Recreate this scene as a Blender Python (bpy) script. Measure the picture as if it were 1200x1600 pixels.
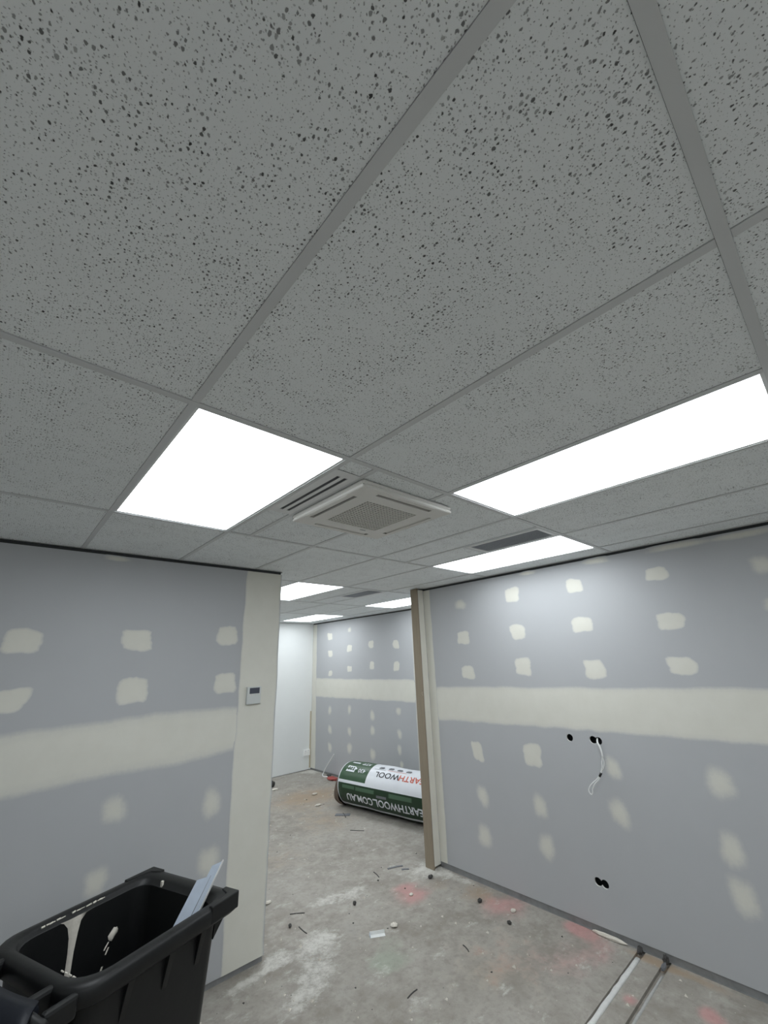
import bpy, bmesh, math, random
from math import sin, cos, pi, radians, hypot
from mathutils import Vector, Matrix
from mathutils.geometry import tessellate_polygon

scene = bpy.context.scene
for o in list(bpy.data.objects):
    bpy.data.objects.remove(o)
COL = scene.collection
random.seed(7)

# ------------------------------------------------------------------ camera
ZC = 2.606                      # underside of the ceiling grid
cam_data = bpy.data.cameras.new('camera')
cam_data.sensor_fit = 'HORIZONTAL'
cam_data.sensor_width = 36.0
cam_data.lens = 36.0 * 643.0 / 1200.0
cam_data.clip_start = 0.02
cam = bpy.data.objects.new('camera', cam_data)
COL.objects.link(cam)
RIGHT = Vector((0.74256637, -0.66885055, -0.03513013))
DOWN = Vector((0.20228450, 0.27396246, -0.94022633))
FWD = Vector((0.63849523, 0.69107418, 0.33873341))
m = Matrix((RIGHT, -DOWN, -FWD)).transposed().to_4x4()
m.translation = Vector((-0.30442, -1.16490, 1.85033))
cam.matrix_world = m
scene.camera = cam

# ------------------------------------------------------------------ world, exposure
world = bpy.data.worlds.new('world')
scene.world = world
world.use_nodes = True
world.node_tree.nodes['Background'].inputs[0].default_value = (0.6, 0.7, 0.8, 1)
world.node_tree.nodes['Background'].inputs[1].default_value = 0.0
scene.view_settings.view_transform = 'Standard'
scene.view_settings.look = 'None'
scene.view_settings.gamma = 1.0
scene.view_settings.use_curve_mapping = False
scene.view_settings.exposure = 0.0
scene.cycles.max_bounces = 16
scene.cycles.diffuse_bounces = 10
LED_STRENGTH = 7.7              # all the light in the place comes from the LED panels
LED_COLOUR = (0.91, 0.965, 1.0)

# ------------------------------------------------------------------ room dimensions
X_RIGHT = 3.251     # plasterboard face of the wall on the right
Y_LEFT = 2.078      # plasterboard face of the partition on the left
X_END = 1.446       # where that partition stops at the opening
Y_BACK = Y_LEFT + 0.092
X_NIB = 3.148
X_FAR = 4.508       # patched wall of the far room
Y_FAR = 6.317       # white wall of the far room
X_MIN, Y_MIN = -2.4, -4.8

# ------------------------------------------------------------------ node helpers
def new_mat(name):
    mt = bpy.data.materials.new(name)
    mt.use_nodes = True
    nt = mt.node_tree
    return mt, nt, nt.nodes['Principled BSDF']

def node(nt, typ, **kw):
    n = nt.nodes.new(typ)
    for k, v in kw.items():
        setattr(n, k, v)
    return n

def math_n(nt, op, a, b=None, c=None, clamp=False):
    n = nt.nodes.new('ShaderNodeMath')
    n.operation = op
    n.use_clamp = clamp
    for i, v in enumerate((a, b, c)):
        if v is None:
            continue
        if isinstance(v, (int, float)):
            n.inputs[i].default_value = v
        else:
            nt.links.new(v, n.inputs[i])
    return n.outputs[0]

def mix_n(nt, fac, a, b, blend='MIX'):
    n = nt.nodes.new('ShaderNodeMix')
    n.data_type = 'RGBA'
    n.blend_type = blend
    for s, v in ((n.inputs[0], fac), (n.inputs[6], a), (n.inputs[7], b)):
        if isinstance(v, (int, float)):
            s.default_value = v
        elif isinstance(v, tuple):
            s.default_value = (*v, 1.0) if len(v) == 3 else v
        else:
            nt.links.new(v, s)
    return n.outputs[2]

def smooth(nt, val, lo, hi):
    n = nt.nodes.new('ShaderNodeMapRange')
    n.interpolation_type = 'SMOOTHSTEP'
    nt.links.new(val, n.inputs[0])
    n.inputs[1].default_value = lo
    n.inputs[2].default_value = hi
    return n.outputs[0]

def noise(nt, vec, scale, detail=3.0, rough=0.55, dim='3D'):
    n = nt.nodes.new('ShaderNodeTexNoise')
    n.noise_dimensions = dim
    n.inputs['Scale'].default_value = scale
    n.inputs['Detail'].default_value = detail
    n.inputs['Roughness'].default_value = rough
    if vec is not None:
        nt.links.new(vec, n.inputs['Vector'])
    return n

def position(nt):
    return nt.nodes.new('ShaderNodeNewGeometry').outputs['Position']

def mapping(nt, vec, scale):
    n = nt.nodes.new('ShaderNodeMapping')
    n.inputs['Scale'].default_value = scale
    nt.links.new(vec, n.inputs['Vector'])
    return n.outputs[0]

def bump(nt, bsdf, height, strength, dist):
    b = nt.nodes.new('ShaderNodeBump')
    b.inputs['Strength'].default_value = strength
    b.inputs['Distance'].default_value = dist
    nt.links.new(height, b.inputs['Height'])
    nt.links.new(b.outputs[0], bsdf.inputs['Normal'])

def simple(name, col, rough=0.6, metal=0.0, var=0.06, scale=30.0, spec=0.4, bumps=0.0):
    mt, nt, b = new_mat(name)
    p = position(nt)
    n = noise(nt, p, scale)
    dark = tuple(c * (1 - var) for c in col)
    lite = tuple(min(1, c * (1 + var)) for c in col)
    nt.links.new(mix_n(nt, n.outputs[0], dark, lite), b.inputs['Base Color'])
    b.inputs['Roughness'].default_value = rough
    b.inputs['Metallic'].default_value = metal
    b.inputs['Specular IOR Level'].default_value = spec
    if bumps:
        bump(nt, b, n.outputs[0], bumps, 0.002)
    return mt

# ------------------------------------------------------------------ materials
def mat_tile():
    mt, nt, b = new_mat('mineral_fibre_tile')
    p = position(nt)
    wob = noise(nt, p, 190.0, 2.0)
    off = nt.nodes.new('ShaderNodeVectorMath'); off.operation = 'MULTIPLY_ADD'
    nt.links.new(wob.outputs['Color'], off.inputs[0])
    off.inputs[1].default_value = (0.005, 0.005, 0.0)
    nt.links.new(p, off.inputs[2])
    vec = off.outputs[0]
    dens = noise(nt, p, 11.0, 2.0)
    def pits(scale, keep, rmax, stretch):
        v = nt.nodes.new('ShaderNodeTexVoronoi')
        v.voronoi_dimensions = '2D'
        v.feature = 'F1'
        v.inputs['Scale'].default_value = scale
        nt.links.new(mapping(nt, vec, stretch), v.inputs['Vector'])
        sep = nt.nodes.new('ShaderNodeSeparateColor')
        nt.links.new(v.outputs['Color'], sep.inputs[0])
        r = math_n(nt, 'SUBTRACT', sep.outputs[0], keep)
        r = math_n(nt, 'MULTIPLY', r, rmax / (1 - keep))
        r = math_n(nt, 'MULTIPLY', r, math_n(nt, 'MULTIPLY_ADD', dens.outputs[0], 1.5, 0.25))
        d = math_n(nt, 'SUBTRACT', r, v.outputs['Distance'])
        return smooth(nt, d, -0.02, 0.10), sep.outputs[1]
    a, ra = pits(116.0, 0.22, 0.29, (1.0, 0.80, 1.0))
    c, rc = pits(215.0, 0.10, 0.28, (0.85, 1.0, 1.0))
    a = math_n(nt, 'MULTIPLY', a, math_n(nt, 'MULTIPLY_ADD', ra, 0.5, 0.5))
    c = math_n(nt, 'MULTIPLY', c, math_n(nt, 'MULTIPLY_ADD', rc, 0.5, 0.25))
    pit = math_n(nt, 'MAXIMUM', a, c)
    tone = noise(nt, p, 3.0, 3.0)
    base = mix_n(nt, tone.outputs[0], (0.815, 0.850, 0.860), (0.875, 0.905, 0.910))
    nt.links.new(mix_n(nt, pit, base, (0.07, 0.07, 0.07)), b.inputs['Base Color'])  # shade inside the pits is painted into the tile colour
    b.inputs['Roughness'].default_value = 0.95
    b.inputs['Specular IOR Level'].default_value = 0.1
    h = math_n(nt, 'SUBTRACT', 1.0, pit)
    bump(nt, b, h, 0.5, 0.003)
    return mt

def mat_board(name='plasterboard'):
    """grey paper of plasterboard; attribute 'mud' (0..1) = thickness of the jointing compound on it"""
    mt, nt, b = new_mat(name)
    p = position(nt)
    at = node(nt, 'ShaderNodeAttribute', attribute_name='mud')
    mud = at.outputs['Fac']
    brk = noise(nt, p, 55.0, 4.0, 0.6)
    k = math_n(nt, 'MULTIPLY_ADD', brk.outputs[0], 0.5, -0.25)
    edge = math_n(nt, 'MULTIPLY', mud, math_n(nt, 'SUBTRACT', 1.0, mud))
    k = math_n(nt, 'MULTIPLY', k, math_n(nt, 'MULTIPLY', edge, 4.0))
    f = math_n(nt, 'ADD', mud, k, clamp=True)
    big = noise(nt, p, 1.7, 3.0)
    paper = mix_n(nt, big.outputs[0], (0.440, 0.450, 0.466), (0.490, 0.500, 0.514))
    cl = noise(nt, p, 9.0, 4.0)
    cream = mix_n(nt, cl.outputs[0], (0.665, 0.653, 0.585), (0.735, 0.724, 0.662))
    nt.links.new(mix_n(nt, f, paper, cream), b.inputs['Base Color'])
    b.inputs['Roughness'].default_value = 0.75
    b.inputs['Specular IOR Level'].default_value = 0.25
    fine = noise(nt, p, 300.0, 2.0)
    bump(nt, b, fine.outputs[0], 0.05, 0.001)
    return mt

def mat_concrete():
    mt, nt, b = new_mat('site_concrete')
    p = position(nt)
    st = node(nt, 'ShaderNodeAttribute', attribute_name='stain')
    s2 = node(nt, 'ShaderNodeAttribute', attribute_name='stain2')
    sep = nt.nodes.new('ShaderNodeSeparateColor'); nt.links.new(st.outputs['Color'], sep.inputs[0])
    sep2 = nt.nodes.new('ShaderNodeSeparateColor'); nt.links.new(s2.outputs['Color'], sep2.inputs[0])
    n1 = noise(nt, p, 1.6, 5.0, 0.6)
    n2 = noise(nt, p, 7.0, 6.0, 0.65)
    n3 = noise(nt, p, 60.0, 4.0, 0.6)
    base = mix_n(nt, smooth(nt, n1.outputs[0], 0.3, 0.7), (0.262, 0.236, 0.203), (0.385, 0.362, 0.325))
    base = mix_n(nt, smooth(nt, n2.outputs[0], 0.35, 0.75), base, (0.435, 0.412, 0.373))
    n4 = noise(nt, p, 22.0, 8.0, 0.7)
    base = mix_n(nt, math_n(nt, 'MULTIPLY', smooth(nt, n4.outputs[0], 0.45, 0.70), 0.45), base, (0.20, 0.178, 0.152))
    base = mix_n(nt, math_n(nt, 'MULTIPLY', n3.outputs[0], 0.30), base, (0.24, 0.222, 0.20))
    def lay(base, mask, col, lo, hi, amt, nn):
        f = math_n(nt, 'MULTIPLY_ADD', math_n(nt, 'SUBTRACT', nn, 0.5), 1.1, mask)
        f = smooth(nt, f, lo, hi)
        f = math_n(nt, 'MULTIPLY', f, amt)
        return mix_n(nt, f, base, col)
    base = lay(base, sep2.outputs[0], (0.36, 0.265, 0.18), 0.20, 0.9, 0.75, n2.outputs[0])
    base = lay(base, sep2.outputs[1], (0.16, 0.155, 0.15), 0.35, 0.9, 0.6, n2.outputs[0])
    base = lay(base, sep.outputs[2], (0.31, 0.38, 0.29), 0.35, 1.1, 0.45, n2.outputs[0])
    base = lay(base, sep.outputs[0], (0.62, 0.25, 0.25), 0.30, 1.15, 0.50, n2.outputs[0])
    dn = noise(nt, p, 13.0, 10.0, 0.82)
    dd = math_n(nt, 'MULTIPLY_ADD', math_n(nt, 'SUBTRACT', dn.outputs[0], 0.5), 2.2, 0.5)
    base = lay(base, sep.outputs[1], (0.70, 0.69, 0.645), 0.50, 1.20, 0.72, dd)
    # loose plaster dust everywhere in thin scuffs
    sc = noise(nt, mapping(nt, p, (1.0, 1.6, 1.0)), 5.0, 8.0, 0.72)
    base = mix_n(nt, math_n(nt, 'MULTIPLY', smooth(nt, sc.outputs[0], 0.57, 0.74), 0.65), base, (0.66, 0.65, 0.61))
    nt.links.new(base, b.inputs['Base Color'])
    b.inputs['Roughness'].default_value = 0.8
    b.inputs['Specular IOR Level'].default_value = 0.3
    bump(nt, b, n3.outputs[0], 0.25, 0.004)
    return mt

def mat_emit():
    mt = bpy.data.materials.new('led_diffuser')
    mt.use_nodes = True
    nt = mt.node_tree
    nt.nodes.clear()
    out = nt.nodes.new('ShaderNodeOutputMaterial')
    e = nt.nodes.new('ShaderNodeEmission')
    e.inputs[0].default_value = (*LED_COLOUR, 1)
    e.inputs[1].default_value = LED_STRENGTH
    nt.links.new(e.outputs[0], out.inputs[0])
    return mt

def mat_timber():
    mt, nt, b = new_mat('raw_mdf_edge')
    p = position(nt)
    n = noise(nt, mapping(nt, p, (1, 1, 0.08)), 60.0, 4.0)
    nt.links.new(mix_n(nt, n.outputs[0], (0.235, 0.192, 0.138), (0.325, 0.272, 0.205)), b.inputs['Base Color'])
    b.inputs['Roughness'].default_value = 0.85
    return mt

M = {
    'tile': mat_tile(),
    'tee': simple('white_grid_steel', (0.62, 0.635, 0.64), 0.45, var=0.02, scale=8),
    'board': mat_board(),
    'gypsum': simple('gypsum_core', (0.80, 0.80, 0.77), 0.9),
    'white_wall': simple('white_paint_wall', (0.80, 0.82, 0.815), 0.6, var=0.03, scale=4),
    'plain_wall': simple('plain_paint_wall', (0.74, 0.745, 0.74), 0.7, var=0.03, scale=3),
    'concrete': mat_concrete(),
    'led': mat_emit(),
    'frame': simple('white_aluminium', (0.74, 0.75, 0.75), 0.4, var=0.02),
    'dark_trim': simple('charcoal_shadow_trim', (0.035, 0.038, 0.04), 0.6),
    'track': simple('galvanised_track', (0.24, 0.243, 0.247), 0.55, 0.1, var=0.3, scale=18),
    'mdf': mat_timber(),
    'tape': simple('corner_tape_paper', (0.52, 0.46, 0.34), 0.9),
    'cassette': simple('cassette_plastic', (0.72, 0.71, 0.675), 0.4, var=0.02),
    'grille': simple('cassette_grille_plastic', (0.66, 0.65, 0.61), 0.5, var=0.03),
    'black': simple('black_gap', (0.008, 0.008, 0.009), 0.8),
    'vent': simple('grey_eggcrate', (0.42, 0.44, 0.475), 0.5),
    'vent_back': simple('vent_duct_lining', (0.36, 0.385, 0.42), 0.8),
    'slot': simple('slot_blade', (0.035, 0.037, 0.042), 0.5),
    'bin': simple('black_bin_plastic', (0.0075, 0.0080, 0.0084), 0.45, var=0.3, scale=60, spec=0.35, bumps=0.15),
    'lid': simple('bin_lid_plastic', (0.0065, 0.0085, 0.014), 0.5, var=0.3, scale=40, spec=0.3, bumps=0.15),
    'plaster': simple('dried_plaster', (0.66, 0.62, 0.55), 0.85, var=0.12, scale=70, bumps=0.6),
    'zinc': simple('zinc_coated_steel', (0.47, 0.53, 0.62), 0.35, 0.25, var=0.08, scale=40),
    'cable': simple('white_pvc', (0.80, 0.81, 0.80), 0.4, var=0.03),
    'socket': simple('socket_plastic', (0.93, 0.93, 0.92), 0.3, var=0.01),
    'tape_black': simple('black_tape', (0.012, 0.012, 0.013), 0.5),
    'plastic_grey': simple('controller_plastic', (0.60, 0.62, 0.61), 0.4, var=0.02),
    'screen': simple('lcd_glass', (0.075, 0.08, 0.105), 0.25, var=0.05),
    'green': simple('green_film', (0.017, 0.066, 0.022), 0.36, var=0.2, scale=12, spec=0.5),
    'green_dark': simple('dark_green_film', (0.009, 0.036, 0.013), 0.36, var=0.2, scale=12, spec=0.5),
    'film_white': simple('white_film', (0.74, 0.76, 0.80), 0.35, var=0.05, scale=10),
    'ink_black': simple('black_print', (0.02, 0.02, 0.025), 0.4),
    'ink_red': simple('red_print', (0.55, 0.11, 0.06), 0.4),
    'ink_faint': simple('pale_print', (0.075, 0.14, 0.085), 0.4),
    'wool': simple('brown_glasswool', (0.13, 0.10, 0.08), 1.0, var=0.4, scale=80, bumps=1.0),
    'red': simple('red_plastic', (0.36, 0.07, 0.06), 0.45, var=0.3, scale=60),
    'dark_scrap': simple('dark_scrap', (0.055, 0.052, 0.050), 0.7, var=0.4, scale=90),
    'grey_scrap': simple('grey_scrap', (0.17, 0.175, 0.19), 0.6, var=0.3, scale=90),
    'mortar': simple('pale_mortar', (0.66, 0.66, 0.64), 0.9, var=0.14, scale=45, bumps=0.5),
    'mortar_grey': simple('grey_mortar', (0.40, 0.40, 0.385), 0.9, var=0.18, scale=45, bumps=0.5),
}

# ------------------------------------------------------------------ mesh helpers
class MB:
    def __init__(self):
        self.v, self.f, self.mi, self.att = [], [], [], []

    def add(self, verts, faces, mi=0, att=None):
        b = len(self.v)
        self.v += [tuple(q) for q in verts]
        self.att += list(att) if att is not None else [0.0] * len(verts)
        for f in faces:
            self.f.append([b + i for i in f])
            self.mi.append(mi)
        return self

    def box(self, a, b, mi=0):
        (x0, y0, z0), (x1, y1, z1) = a, b
        x0, x1 = min(x0, x1), max(x0, x1); y0, y1 = min(y0, y1), max(y0, y1); z0, z1 = min(z0, z1), max(z0, z1)
        v = [(x0, y0, z0), (x1, y0, z0), (x1, y1, z0), (x0, y1, z0), (x0, y0, z1), (x1, y0, z1), (x1, y1, z1), (x0, y1, z1)]
        return self.add(v, [(0, 3, 2, 1), (4, 5, 6, 7), (0, 1, 5, 4), (1, 2, 6, 5), (2, 3, 7, 6), (3, 0, 4, 7)], mi)

    def loft(self, rings, cap0=False, cap1=False, closed=True, mi=0):
        n = len(rings[0]); v = [p for r in rings for p in r]; f = []
        for i in range(len(rings) - 1):
            for j in range(n if closed else n - 1):
                k = (j + 1) % n
                f.append((i * n + j, i * n + k, (i + 1) * n + k, (i + 1) * n + j))
        if cap0: f.append(tuple(range(n))[::-1])
        if cap1: f.append(tuple((len(rings) - 1) * n + j for j in range(n)))
        return self.add(v, f, mi)

    def tube(self, pts, r, seg=10, caps=True, mi=0):
        pts = [Vector(p) for p in pts]
        rad = r if isinstance(r, (list, tuple)) else [r] * len(pts)
        rings = []
        t0 = (pts[1] - pts[0]).normalized()
        up = Vector((0, 0, 1)) if abs(t0.z) < 0.9 else Vector((1, 0, 0))
        s = t0.cross(up).normalized()
        for i, p in enumerate(pts):
            t = (pts[min(i + 1, len(pts) - 1)] - pts[max(i - 1, 0)]).normalized()
            s = (s - t * s.dot(t)).normalized()
            w = t.cross(s)
            rings.append([p + rad[i] * (cos(2 * pi * k / seg) * s + sin(2 * pi * k / seg) * w) for k in range(seg)])
        return self.loft(rings, caps, caps, True, mi)

    def build(self, name, mat, parent=None, smooth_shade=False, bevel=0.0, loc=None):
        me = bpy.data.meshes.new(name)
        me.from_pydata(self.v, [], self.f)
        mats = mat if isinstance(mat, (list, tuple)) else [mat]
        for q in mats:
            me.materials.append(M[q])
        if len(mats) > 1:
            me.polygons.foreach_set('material_index', self.mi)
        if any(self.att):
            a = me.attributes.new('mud', 'FLOAT', 'POINT')
            a.data.foreach_set('value', self.att)
        if smooth_shade:
            me.polygons.foreach_set('use_smooth', [True] * len(me.polygons))
        me.update()
        o = bpy.data.objects.new(name, me)
        COL.objects.link(o)
        if parent is not None:
            o.parent = parent
        if loc is not None:
            o.location = loc
        if bevel:
            md = o.modifiers.new('bevel', 'BEVEL')
            md.width = bevel; md.segments = 2; md.limit_method = 'ANGLE'; md.angle_limit = radians(40)
        return o

def spline(pts, n=8):
    """Catmull-Rom through points"""
    P = [Vector(p) for p in pts]
    P = [2 * P[0] - P[1]] + P + [2 * P[-1] - P[-2]]
    out = []
    for i in range(1, len(P) - 2):
        for k in range(n):
            t = k / n
            a, b, c, d = P[i - 1], P[i], P[i + 1], P[i + 2]
            out.append(0.5 * ((2 * b) + (c - a) * t + (2 * a - 5 * b + 4 * c - d) * t * t + (3 * b - a - 3 * c + d) * t ** 3))
    out.append(P[-2])
    return out

def empty(name, loc=(0, 0, 0), rz=0.0):
    o = bpy.data.objects.new(name, None)
    o.empty_display_size = 0.1
    COL.objects.link(o)
    o.location = loc
    o.rotation_euler = (0, 0, rz)
    return o

def tag(o, label, cat, group=None, kind=None):
    o['label'] = label
    o['category'] = cat
    if group: o['group'] = group
    if kind: o['kind'] = kind
    return o

def struct(o, label=None):
    o['kind'] = 'structure'
    if label: o['label'] = label
    return o

def copy_tree(o, parent=None):
    c = o.copy()
    COL.objects.link(c)
    c.parent = parent
    for ch in list(o.children):
        copy_tree(ch, c)
    return c

# ================================================================== FLOOR
SLOTS = [(0.334, 0.376), (0.187, 0.226)]          # saw-cut chases running to the right-hand wall
CHASE_X0 = 0.2
def blob(x, y, cx, cy, rx, ry, a=0.0):
    dx, dy = x - cx, y - cy
    u = dx * cos(a) + dy * sin(a); w = -dx * sin(a) + dy * cos(a)
    return math.exp(-((u / rx) ** 2 + (w / ry) ** 2))
PINK = [(2.745, 2.05, .13, .10, .8), (2.74, 1.88, .16, .09, .8), (2.60, 1.95, .3, .2, .35), (3.12, 1.25, .22, .16, .75), (3.06, 1.45, .2, .2, .45), (3.22, .76, .07, .13, 1.0), (3.17, .72, .06, .1, .8),
        (2.764, .263, .05, .045, 1.0), (2.95, -.06, .07, .06, 1.0), (2.9, -.14, .09, .07, .6), (2.85, .62, .28, .24, .42), (2.6, .9, .35, .3, .38), (3.1, .55, .15, .15, .5), (4.42, 5.55, .12, .22, .8), (2.4, 1.3, .4, .3, .25)]
WHITE = [(1.8, 1.9, .35, .3, .30), (1.55, 1.65, .3, .3, .32), (2.3, 2.35, .35, .25, .30), (3.4, 4.4, .8, .9, .22), (2.0, 1.2, .4, .3, .22), (2.9, 2.5, .5, .5, .22), (3.1, 2.08, .20, .12, .62), (3.0, 2.22, .22, .15, .45), (3.16, 1.95, .1, .3, .55), (3.2, 1.7, .06, .4, .5), (1.85, 1.98, .16, .13, .55), (1.80, 2.05, .25, .2, .25), (1.62, 1.74, .18, .12, .5), (1.45, 1.62, .16, .05, .6), (1.38, 1.55, .14, .04, .5), (1.50, 2.05, .12, .09, .75),
         (1.30, 1.98, .2, .04, .8), (1.95, 1.45, .1, .08, .5), (1.9, 1.1, .12, .1, .5), (2.4, 2.3, .18, .1, .55), (2.15, 2.4, .14, .1, .6), (2.6, 2.75, .2, .2, .4), (4.42, 6.1, .15, .2, .95), (4.2, 6.22, .4, .1, .7), (3.8, 5.7, .4, .3, .4), (3.23, .56, .03, .12, 1.1), (2.2, 3.0, .3, .3, .3), (1.2, 1.9, .2, .1, .5)]
GREEN = [(2.02, 1.52, .16, .14, .8), (2.2, 1.65, .14, .1, .5), (1.85, .95, .2, .15, .5), (2.05, 1.42, .2, .1, .5)]
BROWN = [(3.6, 4.9, .7, .5, .8), (3.2, 3.9, .5, .5, .5), (3.1, 1.55, .16, .2, .7), (2.5, .95, .5, .4, .4), (3.2, .05, .05, .3, .6), (3.2, .28, .05, .15, .7), (3.0, 1.9, .15, .1, .5), (2.3, 3.4, .4, .4, .4)]
DARK = [(1.95, 1.75, .3, .3, .3), (2.15, 2.0, .3, .2, .3), (1.75, 1.35, .3, .3, .35), (2.9, 2.45, .2, .15, .4), (2.47, 1.05, .1, .03, .6)]

def build_floor():
    xs, ys = [], []
    x = X_MIN - 0.1
    while x < X_FAR + 0.12:
        xs.append(x); x += 0.25 if x < 0.8 else 0.024
    y = Y_MIN - 0.1
    while y < Y_FAR + 0.12:
        ys.append(y); y += 0.25 if y < -0.7 else 0.024
    sy = set()
    for a, b in SLOTS:
        ys = [q for q in ys if not (a - 0.004 < q < b + 0.004)]
        ys += [a, a + 0.0006, b - 0.0006, b]
        sy |= {a + 0.0006, b - 0.0006}
    ys.sort()
    i0 = min(range(len(xs)), key=lambda i: abs(xs[i] - CHASE_X0))
    v, f, s1, s2 = [], [], [], []
    for j, y in enumerate(ys):
        for i, x in enumerate(xs):
            z = -0.016 if (y in sy and i >= i0) else 0.0
            v.append((x, y, z))
            vis = x > 0.8 and y > -0.7
            acc = lambda L: min(1.0, sum(a * blob(x, y, cx, cy, rx, ry) for cx, cy, rx, ry, a in L)) if vis else 0.0
            s1 += [acc(PINK), acc(WHITE), acc(GREEN), 1.0]
            s2 += [acc(BROWN), acc(DARK), 0.0, 1.0]
    n = len(xs)
    for j in range(len(ys) - 1):
        for i in range(n - 1):
            f.append((j * n + i, j * n + i + 1, (j + 1) * n + i + 1, (j + 1) * n + i))
    me = bpy.data.meshes.new('floor')
    me.from_pydata(v, [], f)
    for nm, dat in (('stain', s1), ('stain2', s2)):
        a = me.attributes.new(nm, 'FLOAT_COLOR', 'POINT')
        a.data.foreach_set('color', dat)
    me.materials.append(M['concrete'])
    o = bpy.data.objects.new('floor', me)
    COL.objects.link(o)
    return struct(o, 'bare dusty concrete floor with pink spray marks and two filled chases')
floor = build_floor()

def chase_fill(y0, y1, ztop, mat, x1):
    rnd = random.Random(int(y0 * 1000))
    rings = []
    x = CHASE_X0 + 0.02
    while x <= x1 + 1e-6:
        a = y0 + rnd.uniform(-.0012, .0012); b = y1 + rnd.uniform(-.0025, .0025); z = ztop + rnd.uniform(-.0008, .0012)
        rings.append([(x, a, -0.015), (x, a, z - .004), (x, a * .75 + b * .25, z), (x, a * .3 + b * .7, z + .0005), (x, b, z - .005), (x, b, -0.015)])
        x += 0.06
    return MB().loft(rings, True, True).build('chase_fill', mat, floor, True)
chase_fill(0.3365, 0.3665, 0.0045, 'mortar', 3.16)
chase_fill(0.189, 0.2085, -0.002, 'mortar_grey', 3.12)

# ================================================================== WALLS
def mud_patch(o_wall, frame, cx, cz, hx, hz, soft, seed):
    """thin feathered dab of jointing compound; frame(a, b, out) -> world point"""
    rnd = random.Random(seed)
    n = 28
    if soft:
        prof = [(0.0, .95), (.40, .86), (.68, .55), (.88, .18), (1.06, 0.0)]
    else:
        prof = [(0.0, 1.0), (.55, 1.0), (.84, .95), (.97, .55), (1.05, 0.0)]
    ph = [rnd.uniform(0, 6.28) for _ in range(4)]
    sk = rnd.uniform(-.18, .18)
    ex = rnd.uniform(3.2, 7.0) if not soft else rnd.uniform(2.0, 3.0)
    ring = []
    for k in range(n):
        t = 2 * pi * k / n
        c, s = cos(t), sin(t)
        r = (abs(c) ** ex + abs(s) ** ex) ** (-1 / ex)
        r *= 1 + .05 * sin(2 * t + ph[0]) + .05 * sin(3 * t + ph[1]) + .03 * sin(5 * t + ph[2]) + rnd.uniform(-.045, .045)
        ring.append((r * c + sk * r * s, r * s))
    v, att, f = [], [], []
    for i, (q, a) in enumerate(prof):
        out = 0.0004 + 0.0012 * (1 - min(1, q) ** 2)
        for (rx, rz) in ring if i else [(0, 0)]:
            v.append(frame(cx + hx * q * rx, cz + hz * q * rz, out)); att.append(a)
    f += [(0, 1 + k, 1 + (k + 1) % n) for k in range(n)]
    for i in range(1, len(prof) - 1):
        for k in range(n):
            a0 = 1 + (i - 1) * n + k; a1 = 1 + (i - 1) * n + (k + 1) % n
            f.append((a0, a0 + n, a1 + n, a1))
    b = MB().add(v, f, 0, att)
    return b.build('filler_patch', 'board', o_wall, True)

def mud_band(o_wall, frame, lo, hi, name='joint_band', feather=0.022, seed=1, vertical=False, wob=0.006):
    """strip of compound between two polylines lo/hi of (along, across), resampled"""
    rnd = random.Random(seed)
    def interp(L, t):
        for (a, b), (c, d) in zip(L[:-1], L[1:]):
            if t <= c:
                return b + (d - b) * (t - a) / max(1e-9, c - a)
        return L[-1][1]
    t0, t1 = lo[0][0], lo[-1][0]
    n = max(3, int((t1 - t0) / 0.09))
    rows = []; atts = []
    w1 = [rnd.uniform(-1, 1) for _ in range(n + 1)]; w2 = [rnd.uniform(-1, 1) for _ in range(n + 1)]
    for i in range(n + 1):
        t = t0 + (t1 - t0) * i / n
        a = interp(lo, t) + w1[i] * wob; b = interp(hi, t) + w2[i] * wob
        cs = [(a - feather * .7, 0.0), (a + feather * .3, .85), (a + feather * 1.4, 1.0), (b - feather * 1.4, 1.0), (b - feather * .3, .85), (b + feather * .7, 0.0)]
        rows.append([(t, c) for c, _ in cs]); atts += [q for _, q in cs]
    lift = .0009 if vertical else 0.0
    outs = [0.0003 + lift, .0008 + lift, .0014 + lift, .0014 + lift, .0008 + lift, .0003 + lift]
    v = []
    for r in rows:
        for (t, c), ou in zip(r, outs):
            v.append(frame(c, t, ou) if vertical else frame(t, c, ou))
    f = []
    for i in range(n):
        for k in range(5):
            f.append((i * 6 + k, i * 6 + k + 1, (i + 1) * 6 + k + 1, (i + 1) * 6 + k))
    return MB().add(v, f, 0, atts).build(name, 'board', o_wall, True)

FR = lambda a, b, out: (X_RIGHT - out, a, b)
FL = lambda a, b, out: (a, Y_LEFT - out, b)
FB = lambda a, b, out: (X_FAR - out, a, b)
BOARD_BOT, BOARD_TOP = 0.032, ZC - 0.021

# ---- right-hand wall with real holes
def circle_hole(cy, cz, r, n=18, ry=1.0):
    return [(cy + r * ry * cos(2 * pi * k / n), cz + r * sin(2 * pi * k / n)) for k in range(n)]
def double_hole(c1, c2, z1, z2, r, n=28):
    pts = []
    for (cy, cz, oy, oz) in ((c1, z1, c2, z2), (c2, z2, c1, z1)):
        for k in range(n):
            t = 2 * pi * k / n
            p = (cy + r * cos(t), cz + r * sin(t))
            if hypot(p[0] - oy, p[1] - oz) > r * 1.0:
                pts.append(p)
    my, mz = (c1 + c2) / 2, (z1 + z2) / 2
    pts.sort(key=lambda q: math.atan2(q[1] - mz, q[0] - my))
    return pts
HOLES = [circle_hole(0.604, 1.219, 0.0265), double_hole(0.422, 0.382, 1.221, 1.217, 0.0265), double_hole(0.571, 0.524, 0.305, 0.303, 0.0265)]

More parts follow.
